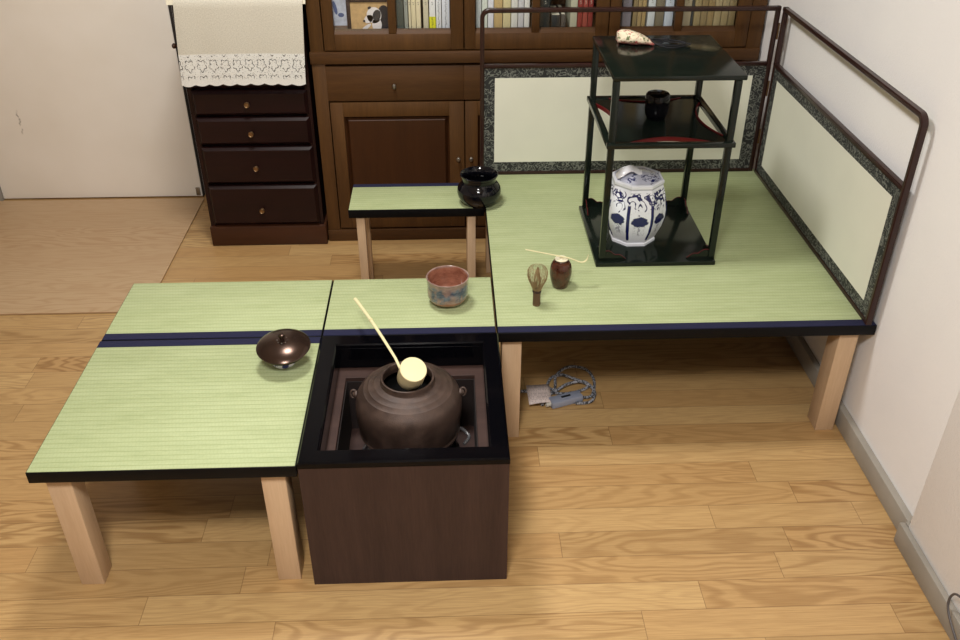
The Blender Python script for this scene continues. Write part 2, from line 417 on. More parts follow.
# ------------------------------------------------------------------ setting
WX = 1.370; FX0, FX1, FY0, FY1 = -2.7, WX, -3.2, 2.05
def planks(name, x0, x1, y0, y1, z, mat, y_off, pitch, joints, seed, thick=0.0, lens=(.5, 1.15)):
    rnd = random.Random(seed); bm = bmesh.new()
    uvl = bm.loops.layers.uv.new('UVMap'); ends = bm.loops.layers.uv.new('ends'); cl = bm.loops.layers.float_color.new('plank')
    k0 = math.floor((y0-y_off)/pitch); k1 = math.ceil((y1-y_off)/pitch)
    for k in range(k0, k1):
        a, b = max(y0, y_off+k*pitch), min(y1, y_off+(k+1)*pitch)
        if b-a < 1e-4: continue
        js = sorted(j for j in joints.get(k, []) if x0 < j < x1)
        lo = js[0] if js else x0 + rnd.uniform(.1, .8); hi = js[-1] if js else lo
        if not js: js = [lo]
        while lo-x0 > lens[1]: lo -= rnd.uniform(*lens); js.insert(0, lo)
        while x1-hi > lens[1]: hi += rnd.uniform(*lens); js.append(hi)
        js = [j for j in js if x0 < j < x1]; xs = [x0]+js+[x1]
        for p, q in zip(xs, xs[1:]):
            vs = [bm.verts.new(c) for c in ((p, a, z), (q, a, z), (q, b, z), (p, b, z))]
            f = bm.faces.new(vs); s = rnd.random(); vr = rnd.random()**2
            for l, (u, v, e0, e1) in zip(f.loops, ((0, 0, 0, q-p), (q-p, 0, q-p, 0), (q-p, b-a, q-p, 0), (0, b-a, 0, q-p))):
                l[uvl].uv = (u, v); l[ends].uv = (e0, e1); l[cl] = (s, vr, b-a, 1)
    if thick:
        bmesh.ops.remove_doubles(bm, verts=bm.verts, dist=1e-6)
        vs = [[bm.verts.new((x, y, zz)) for x, y in ((x0, y0), (x1, y0), (x1, y1), (x0, y1))] for zz in (z-thick, z)]
        for i in range(4):
            j = (i+1) % 4; f = bm.faces.new((vs[0][i], vs[0][j], vs[1][j], vs[1][i]))
            for l in f.loops: l[cl] = (.3, 0, 0, 1); l[uvl].uv = (0, .0); l[ends].uv = (.0, .0)
        f = bm.faces.new(vs[0][::-1])
    o = obj(name, bm, mat, smooth=False); return o
J = {0: [-.16, 1.041], -1: [-.357, .847], -2: [.706, 1.246], 1: [-.65, -.113, .555, 1.086], 2: [-.278, .928, 1.28], 3: [1.15], 4: [1.072], 5: [.532], 6: [-.722, .732],
     11: [-.926], 14: [-.872], -3: [.1, .95]}
fl = planks('floor', FX0, FX1, FY0, FY1, 0, M['floor'], -.0197, .0765, J, 11)
struct(fl)
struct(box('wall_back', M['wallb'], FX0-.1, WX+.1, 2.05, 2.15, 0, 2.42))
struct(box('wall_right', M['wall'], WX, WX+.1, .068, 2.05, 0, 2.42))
struct(box('wall_pillar', M['wall'], 1.345, WX+.1, FY0, .068, 0, 2.42, .002))
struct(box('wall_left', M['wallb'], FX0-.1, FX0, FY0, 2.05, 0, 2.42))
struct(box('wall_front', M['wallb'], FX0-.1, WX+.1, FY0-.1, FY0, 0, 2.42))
struct(box('ceiling', M['ceil'], FX0-.1, WX+.1, FY0-.1, 2.15, 2.42, 2.5))
struct(box('baseboard_right', M['skirt'], 1.351, WX, .068, 2.05, 0, .058, .003))
bm = bmesh.new(); add_box(bm, 1.33, 1.345, FY0, .083, 0, .058, .003); add_box(bm, 1.3452, WX, .0682, .083, 0, .058)
struct(obj('baseboard_pillar', bm, M['skirt']))
# sliding door panel
d = struct(box('door_1', M['door'], -1.487, -.6905, 2.018, 2.045, .006, 1.85, .002))
bm = bmesh.new(); add_box(bm, -.713, -.696, 2.012, 2.018, .012, .045, .002); add_box(bm, -.7065, -.7025, 2.0105, 2.012, .018, .036)
obj('door_catch', bm, M['pewter'], d)
struct(box('trim_1', M['skirt'], -1.56, -1.489, 2.0, 2.05, 0, 1.95))
struct(box('trim_2', M['skirt'], -1.56, -.64, 2.0, 2.05, 1.87, 1.95))
bx0 = box('trim_3', M['seam'], -.6900, -.6880, 2.020, 2.05, 0, 1.87); struct(bx0)

sheet = planks('vinyl_flooring_sheet', -2.2, -.680, 1.14, 2.0, .0055, M['sheet'], 1.14, .152, {}, 5, .0040, (.5, 1.2))
tag(sheet, 'loose wood-look flooring sheet lying on the floor before the white sliding door', 'floor mat')

# ------------------------------------------------------------------ tatami tables
def tatami_table(label, x0, x1, y0, y1, heri, legs, lw=.050, ld=.052, hd=.026, frontface=.029):
    cx, cy = (x0+x1)/2, (y0+y1)/2
    r = thing('tatami_table', label, 'low table', (cx, cy, 0), 'black-edged tatami tables')
    X0, X1, Y0, Y1 = x0-cx, x1-cx, y0-cy, y1-cy
    bd = box('board', M['black'], X0, X1, Y0, Y1, H-frontface, H-.0012, .0015, r)
    e = .0018; a, b = Y0+e, Y1-e
    if heri == 'front': t0, t1, h0, h1 = a+hd, b, a, a+hd
    else: t0, t1, h0, h1 = a, b-hd, b-hd, b
    # the mat is kept in world coordinates so that its weave lines up
    m = box('tatami_mat', M['tatami'], X0+e, X1-e, t0, t1, H-.006, H, .001, r)
    h = box('cloth_border', M['heri'], X0+e, X1-e, h0, h1, H-.006, H+.0006, .0006, r)
    for lx, ly in legs:
        box('leg', M['leg'], lx-cx, lx-cx+lw, ly-cy, ly-cy+ld, 0, H-frontface, .0015, r)
    return r
tatami_table('square tatami table at the front left with two pale front legs, holding the kettle lid', -.535, -.0035, .001, .463, 'back',
             [(-.512, .018), (-.081, .016), (-.512, .40), (-.081, .40)])
tatami_table('shallow tatami table behind the front left one, navy border along its front', -.533, -.0035, .4655, .737, 'front',
             [(-.50, .49), (-.06, .49), (-.50, .68), (-.06, .68)], .035, .035)
tatami_table('short tatami table right behind the kettle hearth, holding the reddish tea bowl', -.002, .4215, .4655, .737, 'front',
             [(.03, .50), (.35, .50), (.03, .68), (.35, .68)], .035, .035)
tatami_table('narrow tatami table against the bookcase, with two thin legs, under the black bowl', 0, .4215, 1.161, 1.352, 'back',
             [(.022, 1.167), (.368, 1.167), (.022, 1.31), (.368, 1.31)], .026, .026, .022)
tatami_table('largest tatami table, by the right wall, carrying the folding screen and lacquer stand', .4245, 1.367, .464, 1.432, 'front',
             [(.437, .479), (1.287, .479), (.437, 1.36), (1.287, 1.36)], .049, .06)

# ------------------------------------------------------------------ hearth box
HX, HY = .212, .2265
hb = thing('hearth_box', 'dark brown wooden hearth box with a glossy black lacquer rim', 'hearth', (HX, HY, 0))
W2, D2 = .212, .2265
bm = bmesh.new()
for a in ((-W2, W2, -D2, -D2+.012), (-W2, W2, D2-.012, D2), (-W2, -W2+.012, -D2+.012, D2-.012), (W2-.012, W2, -D2+.012, D2-.012)):
    add_box(bm, a[0], a[1], a[2], a[3], 0, H-.006)
add_box(bm, -W2+.012, W2-.012, -D2+.012, D2-.012, .12, .132)
obj('panel', bm, M['hearthwood'], hb)
# rim with mitred, bevelled section
def frame_ring(bm, ox, oy, ix, iy, z0, z1, bev):
    prof = [(0, z0), (0, z1-bev), (bev, z1), (1-0, z1)]
    def ring(f, z, inset=0):
        # f=0 outer, 1 inner
        x = ox+(ix-ox)*f; y = oy+(iy-oy)*f
        sg = 1 if f < .5 else -1
        x -= sg*inset; y -= sg*inset
        return [(-x, -y, z), (x, -y, z), (x, y, z), (-x, y, z)]
    rs = [ring(0, z0), ring(0, z1-bev), ring(0, z1, bev), ring(1, z1, bev), ring(1, z1-bev), ring(1, z0), ring(0, z0)]
    add_rings(bm, rs, True, False, False); bmesh.ops.remove_doubles(bm, verts=bm.verts, dist=1e-6)
bm = bmesh.new(); frame_ring(bm, W2+.001, D2+.001, .1735, .187, .3405, .3555, .0032)
obj('lacquer_rim', bm, M['rim'], hb, angle=20)
bm = bmesh.new(); frame_ring(bm, .1745, .188, .172, .185, .290, .345, .0005)
obj('rim_skirt', bm, M['rim'], hb, angle=20)
bm = bmesh.new(); frame_ring(bm, W2-.012, D2-.012, .153, .148, .276, .287, .001)
obj('inner_frame', bm, M['hearthin'], hb)
bm = bmesh.new(); frame_ring(bm, .158, .155, .151, .146, .132, .2755, .0005)
obj('pit_lining', bm, M['pit'], hb)

# heater
he = thing('electric_heater', 'dark electric heater under the kettle in the hearth pit', 'heater', (.216, .225, .132))
bm = bmesh.new(); add_lathe(bm, [(.0, .0), (.10, .0), (.112, .006), (.112, .045), (.106, .052), (.085, .054), (.0, .054)], 40); obj('body', bm, M['dark'], he)
for k in range(3):
    bm = bmesh.new(); a = PI/6+2*PI*k/3
    add_tube(bm, [(.10*math.cos(a), .10*math.sin(a), .045), (.10*math.cos(a), .10*math.sin(a), .064), (.075*math.cos(a), .075*math.sin(a), .066)], .006, 8)
    obj('trivet_foot', bm, M['dark'], he)
bm = bmesh.new(); add_tube(bm, smooth_path([(.100, .02, .05), (.108, -.001, .118), (.131, -.03, .118), (.119, -.05, .112)], 5), .004, 8); obj('lever', bm, M['steel'], he)
bm = bmesh.new(); add_tube(bm, [(-.095, -.03, .05), (-.096, -.046, .118), (-.103, -.066, .118)], .0028, 8); obj('probe', bm, M['steel'], he)

# kettle
ke = thing('tea_kettle', 'round brown cast iron tea kettle without its lid, sitting in the hearth', 'kettle', (.214, .230, .198))
outer = [(.0, .0), (.045, .001), (.075, .008), (.098, .025), (.109, .045), (.1135, .054), (.1145, .058), (.1125, .062), (.1145, .075), (.1170, .095), (.1185, .115),
         (.1180, .132), (.1150, .146), (.1085, .158), (.0990, .167), (.0985, .1678), (.0965, .1682), (.088, .1735), (.0873, .1742), (.0850, .1746), (.075, .1785), (.0742, .1792), (.0720, .1795), (.066, .1815),
         (.0610, .183), (.0593, .187), (.0590, .1935), (.0585, .1955), (.0565, .1962), (.0545, .1955), (.0535, .1925), (.0530, .181), (.0560, .172), (.085, .155), (.105, .125), (.100, .06), (.06, .02), (.0, .015)]
bm = bmesh.new(); add_lathe(bm, outer, 72, wob=.004); obj('body', bm, M['iron'], ke)
for s, rz in ((-1, .25), (1, .05)):
    bm = bmesh.new()
    add_lathe(bm, [(.0, 0), (.009, 0), (.0095, .004), (.006, .010), (0, .011)], 14, R=Matrix.Rotation(s*PI/2, 3, 'Y'), c=(s*.113, .003, .147))
    pts = [(s*(.121+.0065*math.cos(a)), .003+.003*math.sin(a), .149+.0085*math.sin(a)) for a in [2*PI*k/16 for k in range(16)]]
    add_tube(bm, pts, .0025, 8, closed=True)
    obj('lug', bm, M['iron'], ke)
bm = bmesh.new(); add_lathe(bm, [(0, .150), (.087, .150), (.087, .1505), (0, .1505)], 40)
# dark water surface
tw = NT('water'); tw.fin((.004, .004, .004, 1), .3, 0, .2); obj('water', bm, tw.m, ke)

# ladle (cup upside down in the mouth)
A = Vector((.213, -.475, .887)).normalized()
top = Vector((.2290, .206, .4300)); L = .052
la = thing('bamboo_ladle', 'pale bamboo ladle resting cup-down in the kettle mouth', 'ladle', top)
R = Vector((0,0,1)).rotation_difference(A).to_matrix()
bm = bmesh.new(); add_lathe(bm, [(.0265, -L), (.0288, -L*.9), (.0295, -L*.5), (.0295, -.001), (.0287, 0), (.0262, -.002), (.0262, -.006), (.0262, -L*.5), (.0250, -L*.9), (.0240, -L)], 40, R=R, cap0=False, cap1=False)
bmesh.ops.remove_doubles(bm, verts=bm.verts, dist=1e-5); obj('cup', bm, M['bambood'], la)
bm = bmesh.new(); add_lathe(bm, [(0, -.004), (.0263, -.004), (.0286, -.0008), (.0285, .0006), (.0, .0007)], 40, R=R); obj('cup_bottom', bm, M['bamboo'], la)
hs = Vector((.190, .232, .442)); hep = Vector((.0800, .510, .4235))
pts = [hs.lerp(hep, t)+Vector((0,0,.006*math.sin(PI*t))) - top for t in [i/14 for i in range(15)]]
pts.insert(0, Vector((.203, .205, .428))-top)
bm = bmesh.new(); add_tube(bm, pts, .0036, 8, taper=lambda t: .85+.45*t, flat=.8)
add_tube(bm, [pts[9]+Vector((0,0,.0001)), pts[9].lerp(pts[10], .2)], .0052, 8); obj('handle', bm, M['bamboo'], la)

# lid rest and lid
rs = thing('lid_rest', 'small white and blue porcelain lid rest under the bronze lid', 'lid rest', (-.078, .357, H))
bm = bmesh.new(); add_lathe(bm, [(0, 0), (.0245, 0), (.027, .003), (.0275, .018), (.0250, .030), (.0260, .042), (.0255, .043), (.022, .043), (.0215, .010), (0, .008)], 36); obj('body', bm, M['rest'], rs)
tilt = Matrix.Rotation(math.radians(7), 3, 'X')
ld = thing('kettle_lid', 'domed dark bronze kettle lid with a small knob on a porcelain rest', 'lid', (-.0730, .352, H+.0445))
bm = bmesh.new(); add_lathe(bm, [(.0, .001), (.050, -.001), (.051, -.006), (.053, -.006), (.054, .001), (.0605, .004), (.0618, .0065), (.0600, .0085), (.052, .0135), (.040, .0185), (.024, .0222), (.012, .0236), (.0, .024)], 56, R=tilt); obj('dome', bm, M['bronze'], ld)
bm = bmesh.new(); add_lathe(bm, [(.010, .0225), (.0115, .0245), (.0105, .0258), (.0045, .0265), (.0040, .030), (.0065, .034), (.0075, .038), (.0060, .042), (.0, .0435)], 24, R=tilt); obj('knob', bm, M['bronze'], ld)
bm = bmesh.new()
for k in range(8):
    a = 2*PI*k/8; bmesh.ops.create_icosphere(bm, subdivisions=1, radius=.0014, matrix=Matrix.Translation(tilt @ Vector((.0115*math.cos(a), .0115*math.sin(a), .0245))))
obj('knob_petals', bm, M['steel'], ld)

# tea bowl
tb = thing('tea_bowl', 'reddish glazed tea bowl with blue-grey patches behind the kettle hearth', 'bowl', (.305, .612, H))
bm = bmesh.new(); add_lathe(bm, [(.0, .003), (.020, .003), (.021, 0), (.025, 0), (.0262, .004), (.036, .007), (.046, .013), (.0512, .022), (.0525, .034), (.0520, .050), (.0530, .064), (.0540, .074), (.0545, .0765), (.0530, .078), (.0508, .0765), (.0485, .068), (.0475, .050), (.0470, .032), (.0430, .019), (.030, .011), (0, .009)], 64, wob=.03)
obj('body', bm, M['chaw'], tb)

# whisk
wk = thing('tea_whisk', 'bamboo tea whisk standing tines-up on the large tatami table', 'whisk', (.531, .590, H))
bm = bmesh.new(); add_lathe(bm, [(0, 0), (.0095, 0), (.0100, .003), (.0096, .022), (.0098, .036), (.0105, .042), (.0100, .046), (0, .046)], 24); obj('handle', bm, M['whiskd'], wk)
bm = bmesh.new()
for z in (.040, .0425, .045): add_lathe(bm, [(.0098, z-.0012), (.0115, z), (.0098, z+.0012)], 24)
obj('thread', bm, M['thread'], wk)
bm = bmesh.new()
for k in range(44):
    a = 2*PI*k/44; ca, sa = math.cos(a), math.sin(a); j = random.uniform(.95, 1.05)
    p = [(.0098, .044), (.0150, .058), (.0215*j, .074), (.0252*j, .090), (.0235*j, .104), (.0165*j, .112), (.0140, .108)]
    add_tube(bm, smooth_path([(r*ca, r*sa, z) for r, z in p], 2), .00050, 4, taper=lambda t: 1.3-.8*t)
tag(obj('outer_tines', bm, M['whisk'], wk), kind='stuff')
bm = bmesh.new()
for k in range(22):
    a = 2*PI*k/22; ca, sa = math.cos(a), math.sin(a)
    p = [(.0080, .044), (.0085, .060), (.0080, .078), (.0050, .096), (.0020, .110)]
    add_tube(bm, smooth_path([(r*ca, r*sa, z) for r, z in p], 2), .00055, 4)
tag(obj('inner_tines', bm, M['whisk'], wk), kind='stuff')

# caddy + scoop
ca_ = thing('tea_caddy', 'dark brown glazed ceramic tea caddy with an ivory lid', 'tea caddy', (.602, .682, H))
bm = bmesh.new(); add_lathe(bm, [(0, 0), (.019, 0), (.0205, .002), (.0240, .016), (.0278, .034), (.0290, .044), (.0289, .0465), (.0292, .049), (.0285, .060), (.0262, .073), (.0225, .0800), (.0160, .0825), (.0145, .085), (.0150, .087), (0, .087)], 48, wob=.008); [setattr(v.co, 'z', v.co.z*.915) for v in bm.verts]; obj('body', bm, M['chaire'], ca_)
bm = bmesh.new(); add_lathe(bm, [(0, .0872), (.0150, .0872), (.0170, .0885), (.0170, .0905), (.0150, .0915), (.0125, .0905), (.006, .0905), (.0045, .0925), (.0048, .0945), (0, .095)], 32); [setattr(v.co, 'z', v.co.z-.0075) for v in bm.verts]; obj('lid', bm, M['ivory'], ca_)
sc = thing('tea_scoop', 'thin pale bamboo tea scoop balanced across the ivory caddy lid', 'tea scoop', (.602, .682, H+.0962-.0075))
P = [(-.095, 0, .022), (-.05, -.001, .012), (0, -.003, .001), (.022, -.004, -.004), (.045, -.007, -.0125), (.056, -.008, -.0135), (.066, -.005, -.0075), (.0705, .002, .003)]
bm = bmesh.new(); rings = []
pp = smooth_path(P, 5)
for i, p in enumerate(pp):
    t = i/(len(pp)-1); w = .0024+.0006*t+(.0022*max(0, (t-.72)/.28)**.6 if t > .72 else 0)
    if t > .97: w *= .6
    rings.append([p+Vector((0, -w, 0)), p+Vector((0, w, 0)), p+Vector((0, w, .0013)), p+Vector((0, -w, .0013))])
add_rings(bm, rings); obj('blade', bm, M['bamboo'], sc)

# black glazed bowl
bb = thing('waste_water_bowl', 'glossy black round-bellied bowl straddling the narrow and the large tatami tables', 'bowl', (.4060, 1.198, H))
bm = bmesh.new(); add_lathe(bm, [(0, .002), (.036, .002), (.037, 0), (.042, 0), (.044, .003), (.057, .014), (.0655, .028), (.0685, .042), (.0660, .057), (.0580, .068), (.0525, .075), (.0520, .081), (.0550, .090), (.0590, .096), (.0592, .0985), (.0570, .099), (.0520, .092), (.0485, .083), (.0480, .076), (.0530, .066), (.0620, .054), (.0640, .042), (.0600, .027), (.045, .010), (0, .008)], 64); obj('body', bm, M['blackglaze'], bb)

# ------------------------------------------------------------------ lacquer stand (tana)
TX, TY = .8795, .962
ts = thing('display_stand', 'tall green-black lacquer stand with three tiers and four slim posts', 'display stand', (TX, TY, H))
bm = bmesh.new(); add_box(bm, -.168, .163, -.184, .178, 0, .013, .002)
obj('base_board', bm, M['tana'], ts)
bm = bmesh.new(); add_box(bm, -.160, .172, -.174, .190, .514, .527, .003)
obj('top_board', bm, M['tana'], ts)
for px in (-.1505, .1525):
    for py in (-.166, .170):
        box('post', M['tana'], px-.0085, px+.0085, py-.0085, py+.0085, .013, .514, .0015, ts)
zm = .344
bm = bmesh.new()
a, b, w = .165, .187, .017
add_box(bm, -a, a, -b, -b+w, zm, zm+.013, .0015); add_box(bm, -a, a, b-w, b, zm, zm+.013, .0015)
add_box(bm, -a, -a+w, -b+w, b-w, zm, zm+.013, .0015); add_box(bm, a-w, a, -b+w, b-w, zm, zm+.013, .0015)
obj('shelf_frame', bm, M['tana'], ts)
# board with a concave arc on each side
ia, ib = a-w, b-w
def arc(p, q, depth, n=16):
    p, q = Vector(p), Vector(q); d = q-p; nrm = Vector((-d.y, d.x)).normalized()
    return [p+d*(i/n)+nrm*depth*(1-(2*i/n-1)**2) for i in range(n+1)]
c0 = .045
sides = [arc((-ia+c0, -ib), (ia-c0, -ib), .030), arc((ia, -ib+c0), (ia, ib-c0), .034), arc((ia-c0, ib), (-ia+c0, ib), .030), arc((-ia, ib-c0), (-ia, -ib+c0), .034)]
corn = [(-ia, -ib), (ia, -ib), (ia, ib), (-ia, ib)]
outl = []
for cn, sd in zip(corn, sides): outl.append(cn); outl += [tuple(v) for v in sd]
bm = bmesh.new(); vs0 = [bm.verts.new((x, y, zm+.003)) for x, y in outl]; vs1 = [bm.verts.new((x, y, zm+.009)) for x, y in outl]
n = len(outl)
for i in range(n): bm.faces.new((vs0[i], vs0[(i+1) % n], vs1[(i+1) % n], vs1[i]))
f1 = bm.faces.new(vs1); f0 = bm.faces.new(vs0[::-1]); bmesh.ops.triangulate(bm, faces=[f0, f1])
obj('shelf_board', bm, M['tana'], ts, angle=25)
for sd in sides:
    bm = bmesh.new(); rings = []
    for i, p in enumerate(sd):
        q0, q1 = sd[max(i-1, 0)], sd[min(i+1, len(sd)-1)]; d = (q1-q0).normalized(); nn = Vector((-d.y, d.x))
        t = abs(2*i/(len(sd)-1)-1); hgt = .0115+.002*(1-t)
        p0 = p-nn*.0008; p1 = p+nn*.0022
        rings.append([(p0.x, p0.y, zm+.002), (p1.x, p1.y, zm+.002), (p1.x, p1.y, zm+hgt), (p0.x, p0.y, zm+hgt)])
    add_rings(bm, rings); tag(obj('arched_lip', bm, M['redlac'], ts), 'curved red lacquer lip of the middle shelf')
# scalloped brackets round the base
def scallop(L=.058, hh=.030):
    pts = []
    for i in range(13):
        t = i/12; x = t*L
        z = hh*(1-t)*.78 + .0062*abs(math.sin(PI*(t*2.0+.05))) + .002
        pts.append((x, z))
    return pts
for sx in (-1, 1):
    for sy in (-1, 1):
        for ax in (0, 1):
            pr = scallop(); ol = [(0, 0)]+pr[::1]+[(pr[-1][0], 0)]
            px, py = (.1525 if sx > 0 else -.1505), (.170 if sy > 0 else -.166)
            def f(s, e):
                def g(a_, b_):
                    if ax == 0: return Vector((px-sx*(.0085+a_), py+s, .0130+b_))
                    return Vector((px+s, py-sy*(.0085+a_), .0130+b_))
                return g
            bm = bmesh.new(); add_prism(bm, [(a_, b_*.999) for a_, b_ in ol[::-1]], f(-.003, 0), f(.003, 0)); br = obj('bracket', bm, M['tana'], ts, smooth=False)
            bm = bmesh.new(); g = f(0, 0)
            add_tube(bm, [g(a_, b_+.0006) for a_, b_ in pr], .0010, 6); tag(obj('bracket_edge', bm, M['redlac'], br), 'thin red lacquer edge of the base bracket')

# things on the stand
nt = thing('lacquer_tea_caddy', 'glossy black lacquer caddy on the middle shelf of the stand', 'tea caddy', (.878, .970, H+zm+.009))
bm = bmesh.new(); add_lathe(bm, [(0, 0), (.022, 0), (.0245, .002), (.030, .014), (.0325, .028), (.0330, .0405), (.0326, .041)], 48, cap1=True); obj('body', bm, M['lacquer'], nt)
bm = bmesh.new(); add_lathe(bm, [(.0, .0412), (.0330, .0412), (.0333, .054), (.0325, .066), (.0290, .0705), (.018, .072), (0, .0725)], 48); obj('lid', bm, M['lacquer'], nt)

jr = thing('lidded_jar', 'white octagonal porcelain jar with blue flowers on the base of the stand', 'jar', (.8375, .932, H+.013), rz=0)
def oct_ring(r, z, seg=8, rot=PI/8):
    return [Vector((r*math.cos(rot+2*PI*k/seg), r*math.sin(rot+2*PI*k/seg), z)) for k in range(seg)]
prof = [(.060, 0), (.0660, .0), (.0665, .007), (.0635, .010), (.0720, .026), (.0835, .052), (.0895, .080), (.0900, .102), (.0860, .128), (.0790, .154), (.0730, .172), (.0725, .176), (.0745, .179), (.0745, .186), (.0715, .189), (.0660, .189), (.0655, .183)]
bm = bmesh.new(); uvl = bm.loops.layers.uv.new('UVMap')
rings = [[bm.verts.new(p) for p in oct_ring(r*1.0, z)] for r, z in prof]
for i in range(len(prof)-1):
    for k in range(8):
        q = (k+1) % 8
        f = bm.faces.new((rings[i][k], rings[i][q], rings[i+1][q], rings[i+1][k]))
        v0, v1 = prof[i][1]/.189, prof[i+1][1]/.189
        for l, uvv in zip(f.loops, ((k+.0001, v0), (k+.9999, v0), (k+.9999, v1), (k+.0001, v1))): l[uvl].uv = uvv
bm.faces.new(rings[0][::-1]); bm.faces.new(rings[-1])
obj('body', bm, M['jar'], jr, angle=28)
bm = bmesh.new(); add_rings(bm, [oct_ring(r, z) for r, z in ((.0650, .1835), (.0650, .186), (.0600, .188), (.0580, .1875), (.054, .1895), (.035, .195), (.012, .197))]); ldj = obj('lid', bm, M['jarlid'], jr, angle=25)
# folded knob of the lid
bm = bmesh.new()
rows = []
for i in range(9):
    t = i/8; x = -.064+.076*t; wid = .022*(1-.40*t)+.004*math.sin(PI*t*2); zc = .204+.026*math.sin(PI*min(t*1.1, 1))**1.2*(.45+.55*t)-.006*(1-t)
    rows.append([Vector((x+.003*math.sin(6*t), -.012+.010*t-wid, zc-.006-.004*t)), Vector((x, -.012+.012*t-wid*.3, zc+.006*math.sin(5*t+1))), Vector((x+.002, -.010+.014*t+wid*.3, zc+.004)), Vector((x, -.010+.014*t+wid, zc-.008)),
                 Vector((x, -.010+.014*t+wid*.5, zc-.012-.004*t)), Vector((x, -.012+.012*t-wid*.5, zc-.011-.004*t))])
add_rings(bm, rows)
kb = obj('folded_knob', bm, M['white'], jr, angle=60)
sub = kb.modifiers.new('s', 'SUBSURF'); sub.levels = 1; sub.render_levels = 2
kb['label'] = 'crumpled white knob of the jar lid'

# drawstring pouch
po = thing('drawstring_pouch', 'small patterned silk pouch lying on top of the lacquer stand', 'pouch', (.820, 1.080, H+.527))
bm = bmesh.new(); rings = []
for i in range(17):
    t = i/16; x = -.043+.092*t
    w = .034*(math.sin(PI*min(1, .12+t*.80))**.5)*(1-.25*t); hh = (.032*(1-t)**.55+.010)*(math.sin(PI*min(1, .14+.82*t))**.4)
    ring = []
    for k in range(20):
        a_ = 2*PI*k/20; rr = 1+.16*noise.noise(Vector((x*60, math.cos(a_)*2, math.sin(a_)*2)))
        ring.append(Vector((x+.004*math.sin(a_*3), math.cos(a_)*w*rr-.02*t, max(0.0008, hh*.5+math.sin(a_)*hh*.5*rr))))
    rings.append(ring)
add_rings(bm, rings); obj('bag', bm, M['pouch'], po, angle=80)
bm = bmesh.new(); rr_ = .0016
add_tube(bm, smooth_path([(.046, -.018, .008), (.065, .005, .004), (.095, .012, .003), (.125, .002, .003), (.140, -.020, .003), (.120, -.036, .003), (.085, -.040, .003), (.050, -.024, .006)], 6), rr_, 6)
add_tube(bm, smooth_path([(.046, -.020, .010), (.070, -.012, .006), (.105, -.010, .003), (.150, -.028, .003), (.115, -.055, .003), (.080, -.060, .003), (.048, -.028, .007)], 6), rr_, 6)
add_tube(bm, smooth_path([(.046, -.010, .010), (.060, .018, .004), (.080, .022, .003), (.098, .006, .006), (.075, -.025, .007), (.060, -.03, .006)], 6), rr_, 6)
obj('cord', bm, M['cordn'], po)

# ------------------------------------------------------------------ folding screen
fs = thing('folding_screen', 'low two-panel folding screen with cream paper standing on the large tatami table', 'folding screen', (1.337, 1.418, H))
SXl, SYf = .4235-1.337, .472-1.418
def screen_leaf(L0, L1, to):
    """L runs along the leaf; to(L, depth, z) -> local position"""
    t = .0065
    bm = bmesh.new()
    free, hinge = L0, L1; zt = .532; rc = .022; sg = 1 if L1 > L0 else -1
    path = [(free, 0.0)] + [(free, zt-rc)] + [(free+sg*(rc-rc*math.cos(a_)), zt-rc+rc*math.sin(a_)) for a_ in [PI/2*k/6 for k in range(1, 7)]] + [(hinge-sg*.0005, zt)]
    rings = []
    for i, (l, z) in enumerate(path):
        p0 = path[max(i-1, 0)]; p1 = path[min(i+1, len(path)-1)]
        d = Vector((p1[0]-p0[0], p1[1]-p0[1])).normalized(); nn = Vector((-d.y, d.x))
        rings.append([to(l+nn.x*a_, b_, z+nn.y*a_) for a_, b_ in ((t, t), (t*.6, t*1.3), (-t*.6, t*1.3), (-t, t), (-t, -t), (-t*.6, -t*1.3), (t*.6, -t*1.3), (t, -t))])
    add_rings(bm, rings)
    def bar(l0, l1, z0, z1, dep=.0075):
        a_, b_ = to(min(l0, l1), -dep, z0), to(max(l0, l1), dep, z1)
        add_box(bm, min(a_.x, b_.x), max(a_.x, b_.x), min(a_.y, b_.y), max(a_.y, b_.y), z0, z1, .0015)
    bar(hinge-sg*.013, hinge, 0, zt+.0065)
    bar(free+sg*.0065, hinge-sg*.013, .357, .369); bar(free+sg*.0065, hinge-sg*.013, 0.0, .011)
    obj('frame', bm, M['frame'], fs)
    def pan(name, l0, l1, z0, z1, dep, mat):
        bm = bmesh.new(); a_, b_ = to(l0, -dep, z0), to(l1, dep, z1)
        add_box(bm, min(a_.x, b_.x), max(a_.x, b_.x), min(a_.y, b_.y), max(a_.y, b_.y), z0, z1); return obj(name, bm, mat, fs)
    pan('brocade_border', free+sg*.0066, hinge-sg*.0131, .0111, .3569, .0042, M['brocade'])
    pan('paper_panel', free+sg*.040, hinge-sg*.052, .044, .326, .0050, M['paper'])
screen_leaf(SXl, -.003, lambda l, d, z: Vector((l, d, z)))
screen_leaf(SYf, -.011, lambda l, d, z: Vector((.0085+d, l, z)))
for z in (.10, .26, .44): box('hinge', M['brass'], -.0035, .0008, -.0105, -.0072, z, z+.05, 0, fs)

